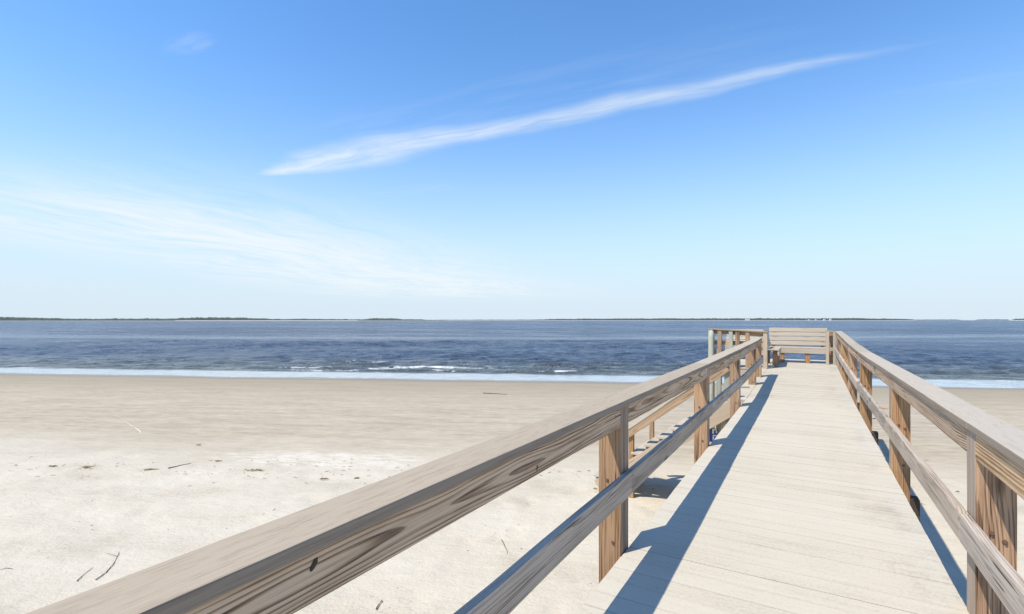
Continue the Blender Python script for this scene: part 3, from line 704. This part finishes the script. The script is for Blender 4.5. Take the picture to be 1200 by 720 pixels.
for y, m_, xs_ in ((ys0 + .05, M_srail, (-.905 * U, -2.16 * U)), (ys1 + .05, M_green, (-1.13 * U, -2.10 * U))):
    for k, x in enumerate(xs_):
        gz = float(sand_z(to_local(x, y)[1])) - .3 if y < ys1 else zt(x) - .15
        top = .44 * U + (x + .92 * U) * .77
        board('post', (x, y, gz if k else zt(x) - .5), (x, y, top - .02), .09, .09, M_green if k == 0 else M_srail, stairs, up=(0, 1, 0))
    xa, xz = -.90 * U, -2.28 * U
    f_ = lambda x: .44 * U + (x + .92 * U) * .77
    yy = y - .07 if y == ys0 + .05 else y + .07
    board('handrail', (xz, yy, f_(xz) - .09), (xa, yy, f_(xa) - .09), .04, .135, M_srail, stairs)
    board('cap_rail', (xz, y - (.03 if y < ys1 else -.03), f_(xz) + .012), (xa, y - (.03 if y < ys1 else -.03), f_(xa) + .012), .14, .034, M_bench, stairs)

# blue sign fixed under the landing ----------------------------------------
M_blue, _, P_ = material('blue_sign_paint'); P_.inputs['Base Color'].default_value = (.012, .035, .22, 1); P_.inputs['Roughness'].default_value = .4
M_white, _, P_ = material('white_sign_paint'); P_.inputs['Base Color'].default_value = (.78, .78, .76, 1)
sg = thing('blue_sign', (-1.069 * U, 7.0 * U, -.50 * U), 'small blue sign with white marks below the stair landing', 'sign')
bm = bmesh.new(); box_bm(bm, 0, 0, 0, .15, .012, .25); bmesh.ops.bevel(bm, geom=list(bm.edges), offset=.003, segments=1, affect='EDGES')
me = bpy.data.meshes.new('panel'); bm.to_mesh(me); bm.free(); link_mesh('panel', me, M_blue, sg)
bm = bmesh.new()
for x, z, sx, sz in ((.045, .075, .03, .085), (.085, .105, .05, .025), (.103, .075, .02, .06), (.075, .0, .07, .02), (.05, -.05, .025, .07), (.085, -.085, .09, .022)):
    box_bm(bm, x - .055, -.0085, z, sx, .004, sz)
me = bpy.data.meshes.new('lettering'); bm.to_mesh(me); bm.free(); link_mesh('lettering', me, M_white, sg)

# ------------------------------------------------------------------ things washed up on the sand
def stuff_mat(name, a, b):
    m, t, P = material(name)
    co = t.new('ShaderNodeTexCoord').outputs['Object']
    t.put(P.inputs['Base Color'], t.ramp(t.noise(co, 14, 4, .6), [(.35, a), (.65, b)])); P.inputs['Roughness'].default_value = .9
    return m
M_twig = stuff_mat('dark_twig', (.055, .042, .03), (.12, .09, .062))
M_weed = stuff_mat('dry_seaweed', (.14, .105, .05), (.33, .25, .13))
M_orange = stuff_mat('orange_debris', (.50, .20, .10), (.70, .42, .28))
def on_sand(u, v):
    D = 3.5
    for _ in range(8):
        X, Y = pix(u, v, D); D = U - float(sand_z(to_local(X, Y)[1]))
    return Vector((X, Y, U - D))
def twig(uv, label, rad=.008, mat=M_twig, name='driftwood_twig', group='twigs on the sand', cat='twig', fork=False):
    P = [on_sand(*p) for p in uv]; base = P[0].copy()
    bm = bmesh.new(); pts = []; n = 5
    for a, b in zip(P, P[1:]):
        for k in range(n): pts.append(a.lerp(b, k / n))
    pts.append(P[-1])
    pts = [p - base + Vector((random.uniform(-1, 1) * rad * .8, random.uniform(-1, 1) * rad * .8, rad * .6 + random.uniform(0, rad * .6))) for p in pts]
    tube_bm(bm, pts, [rad * (1.15 - .8 * i / len(pts)) for i in range(len(pts))])
    if fork:
        m_ = pts[len(pts) * 2 // 3]; q = m_ + (pts[-1] - pts[0]).length * .22 * Vector((random.uniform(-1, 1), random.uniform(-1, 1), .15)).normalized()
        tube_bm(bm, [m_, m_.lerp(q, .5) + Vector((0, 0, rad)), q], [rad * .6, rad * .5, rad * .25])
    me = bpy.data.meshes.new(name); bm.to_mesh(me); bm.free()
    for p in me.polygons: p.use_smooth = True
    o = link_mesh(name, me, mat); o.location = base
    return tag(o, label, cat, group)
def weed(u, v, wpx, label, mat=M_weed, name='seaweed_clump', flat=.35, n=12, group='seaweed clumps along the tide line', cat='seaweed', hpx=3):
    b = on_sand(u, v); t = (b.xy.length); w_ = wpx / FPX * t / 2 * .8
    bm = bmesh.new(); R = Vector((CY, SY, 0)); F = Vector((-SY, CY, 0))
    for _ in range(n):
        c = R * random.gauss(0, w_ * .45) + F * random.gauss(0, w_ * .3 * max(flat, .3)); a = random.uniform(-.5, .5)
        L = w_ * random.uniform(.25, .6); dr = (R * math.cos(a) + F * math.sin(a)) * L
        pts = [c - dr + Vector((0, 0, .006)), c + Vector((0, 0, random.uniform(.01, .02 + w_ * .12))), c + dr + Vector((0, 0, random.uniform(.004, .03)))]
        q = random.uniform(.004, .010)
        tube_bm(bm, pts, [q * .5, q, q * .5], 5)
    me = bpy.data.meshes.new(name); bm.to_mesh(me); bm.free()
    o = link_mesh(name, me, mat); o.location = b + Vector((0, 0, .006))
    return tag(o, label, cat, group)
twig([(112, 680), (124, 671), (133, 661), (139, 650), (141, 643)], 'long curved dark twig beside the near end of the left railing', .0055, fork=True)
twig([(90, 681), (100, 672), (109, 665)], 'short thin twig left of the long curved twig', .005)
twig([(-2, 669), (8, 666), (15, 667)], 'dark twig lying at the left edge of the picture', .006)
twig([(197, 549), (210, 546), (224, 543)], 'straight dark twig on the tide line', .010)
twig([(588, 633), (594, 645), (596, 657)], 'upright-looking thin twig between the left rails', .006)
twig([(441, 714), (444, 708), (449, 704)], 'tiny bent twig below the left top rail', .007, fork=True)
twig([(572, 572), (586, 574), (598, 574)], 'flat brown stick just below the left top rail', .014, M_weed)
twig([(1080, 590), (1086, 593), (1092, 598)], 'thin pale twig beside the right railing shadow', .006, M_weed)
twig([(566, 461), (580, 461.6), (594, 462.6)], 'dark driftwood stick on the damp sand near the water', .022, group='driftwood on the damp sand')
for a in [(298, 552, 24, 'large brown seaweed clump on the tide line'), (102, 548, 18, 'flat brown seaweed clump left of the straight twig'), (62, 547, 11, 'small seaweed clump at the left of the tide line'), (174, 551, 17, 'flat seaweed strip just left of the straight twig'), (255, 541, 8, 'small dark clump above the tide line'), (233, 522, 7, 'small dark clump highest up the damp flat'), (379, 562, 14, 'thin seaweed strip right of the large seaweed clump'), (417, 561, 9, 'small seaweed clump close to the left rail cap'), (1122, 577, 5, 'tiny dark weed speck near the right mid rail')]:
    weed(*a)
weed(697, 574, 9, 'brown tuft of weed beside the nearest left post', n=30, flat=1)
weed(1037, 479, 9, 'orange tangle of debris on the sand by the second right post', M_orange, 'debris_clump', n=40, flat=1, group=None, cat='debris')
weed(1025, 491, 5, 'small dark scrap on the sand behind the right mid rail', M_twig, 'debris_clump', n=14, group=None, cat='debris')
M_scr, _, P_ = material('dry_sand_ridge'); P_.inputs['Base Color'].default_value = (.58, .53, .43, 1); P_.inputs['Roughness'].default_value = .95
tr_ = [on_sand(*q) for q in ((134, 487), (146, 494), (156, 500), (163, 504), (167, 510), (170, 517), (175, 522))]
bm = bmesh.new(); tube_bm(bm, tr_, [.006, .010, .014, .022, .026, .02, .008], 8)
bmesh.ops.scale(bm, vec=(1, 1, .25), space=Matrix.Translation((0, 0, -tr_[3].z)), verts=bm.verts)
me = bpy.data.meshes.new('sand_ridge'); bm.to_mesh(me); bm.free()
tag(link_mesh('sand_ridge', me, M_scr), 'curling ridge of pale dry sand on the damp flat', kind='structure')
# loose scraps, too many to tell apart
bm = bmesh.new(); R3 = Vector((CY, SY, 0)); F3 = Vector((-SY, CY, 0))
for _ in range(300):
    if random.random() < .5: r, t = random.uniform(-16, 3), random.gauss(11.9, .5)
    else: r, t = random.uniform(-15, 12), random.uniform(4.0, 13)
    X, Y = ground_pt(r, t); z = float(sand_z(to_local(X, Y)[1])) + .012
    a = random.gauss(0, .6); L = random.choice((.012, .02, .03, .05)) * random.uniform(.6, 1.3); dr = (R3 * math.cos(a) + F3 * math.sin(a)) * L; c = Vector((X, Y, z))
    tube_bm(bm, [c - dr, c + Vector((0, 0, .006)), c + dr], [.003, .005, .003], 4)
me = bpy.data.meshes.new('beach_litter'); bm.to_mesh(me); bm.free()
tag(link_mesh('beach_litter', me, M_twig), 'scattered scraps of weed and shell over the dry sand', kind='stuff')
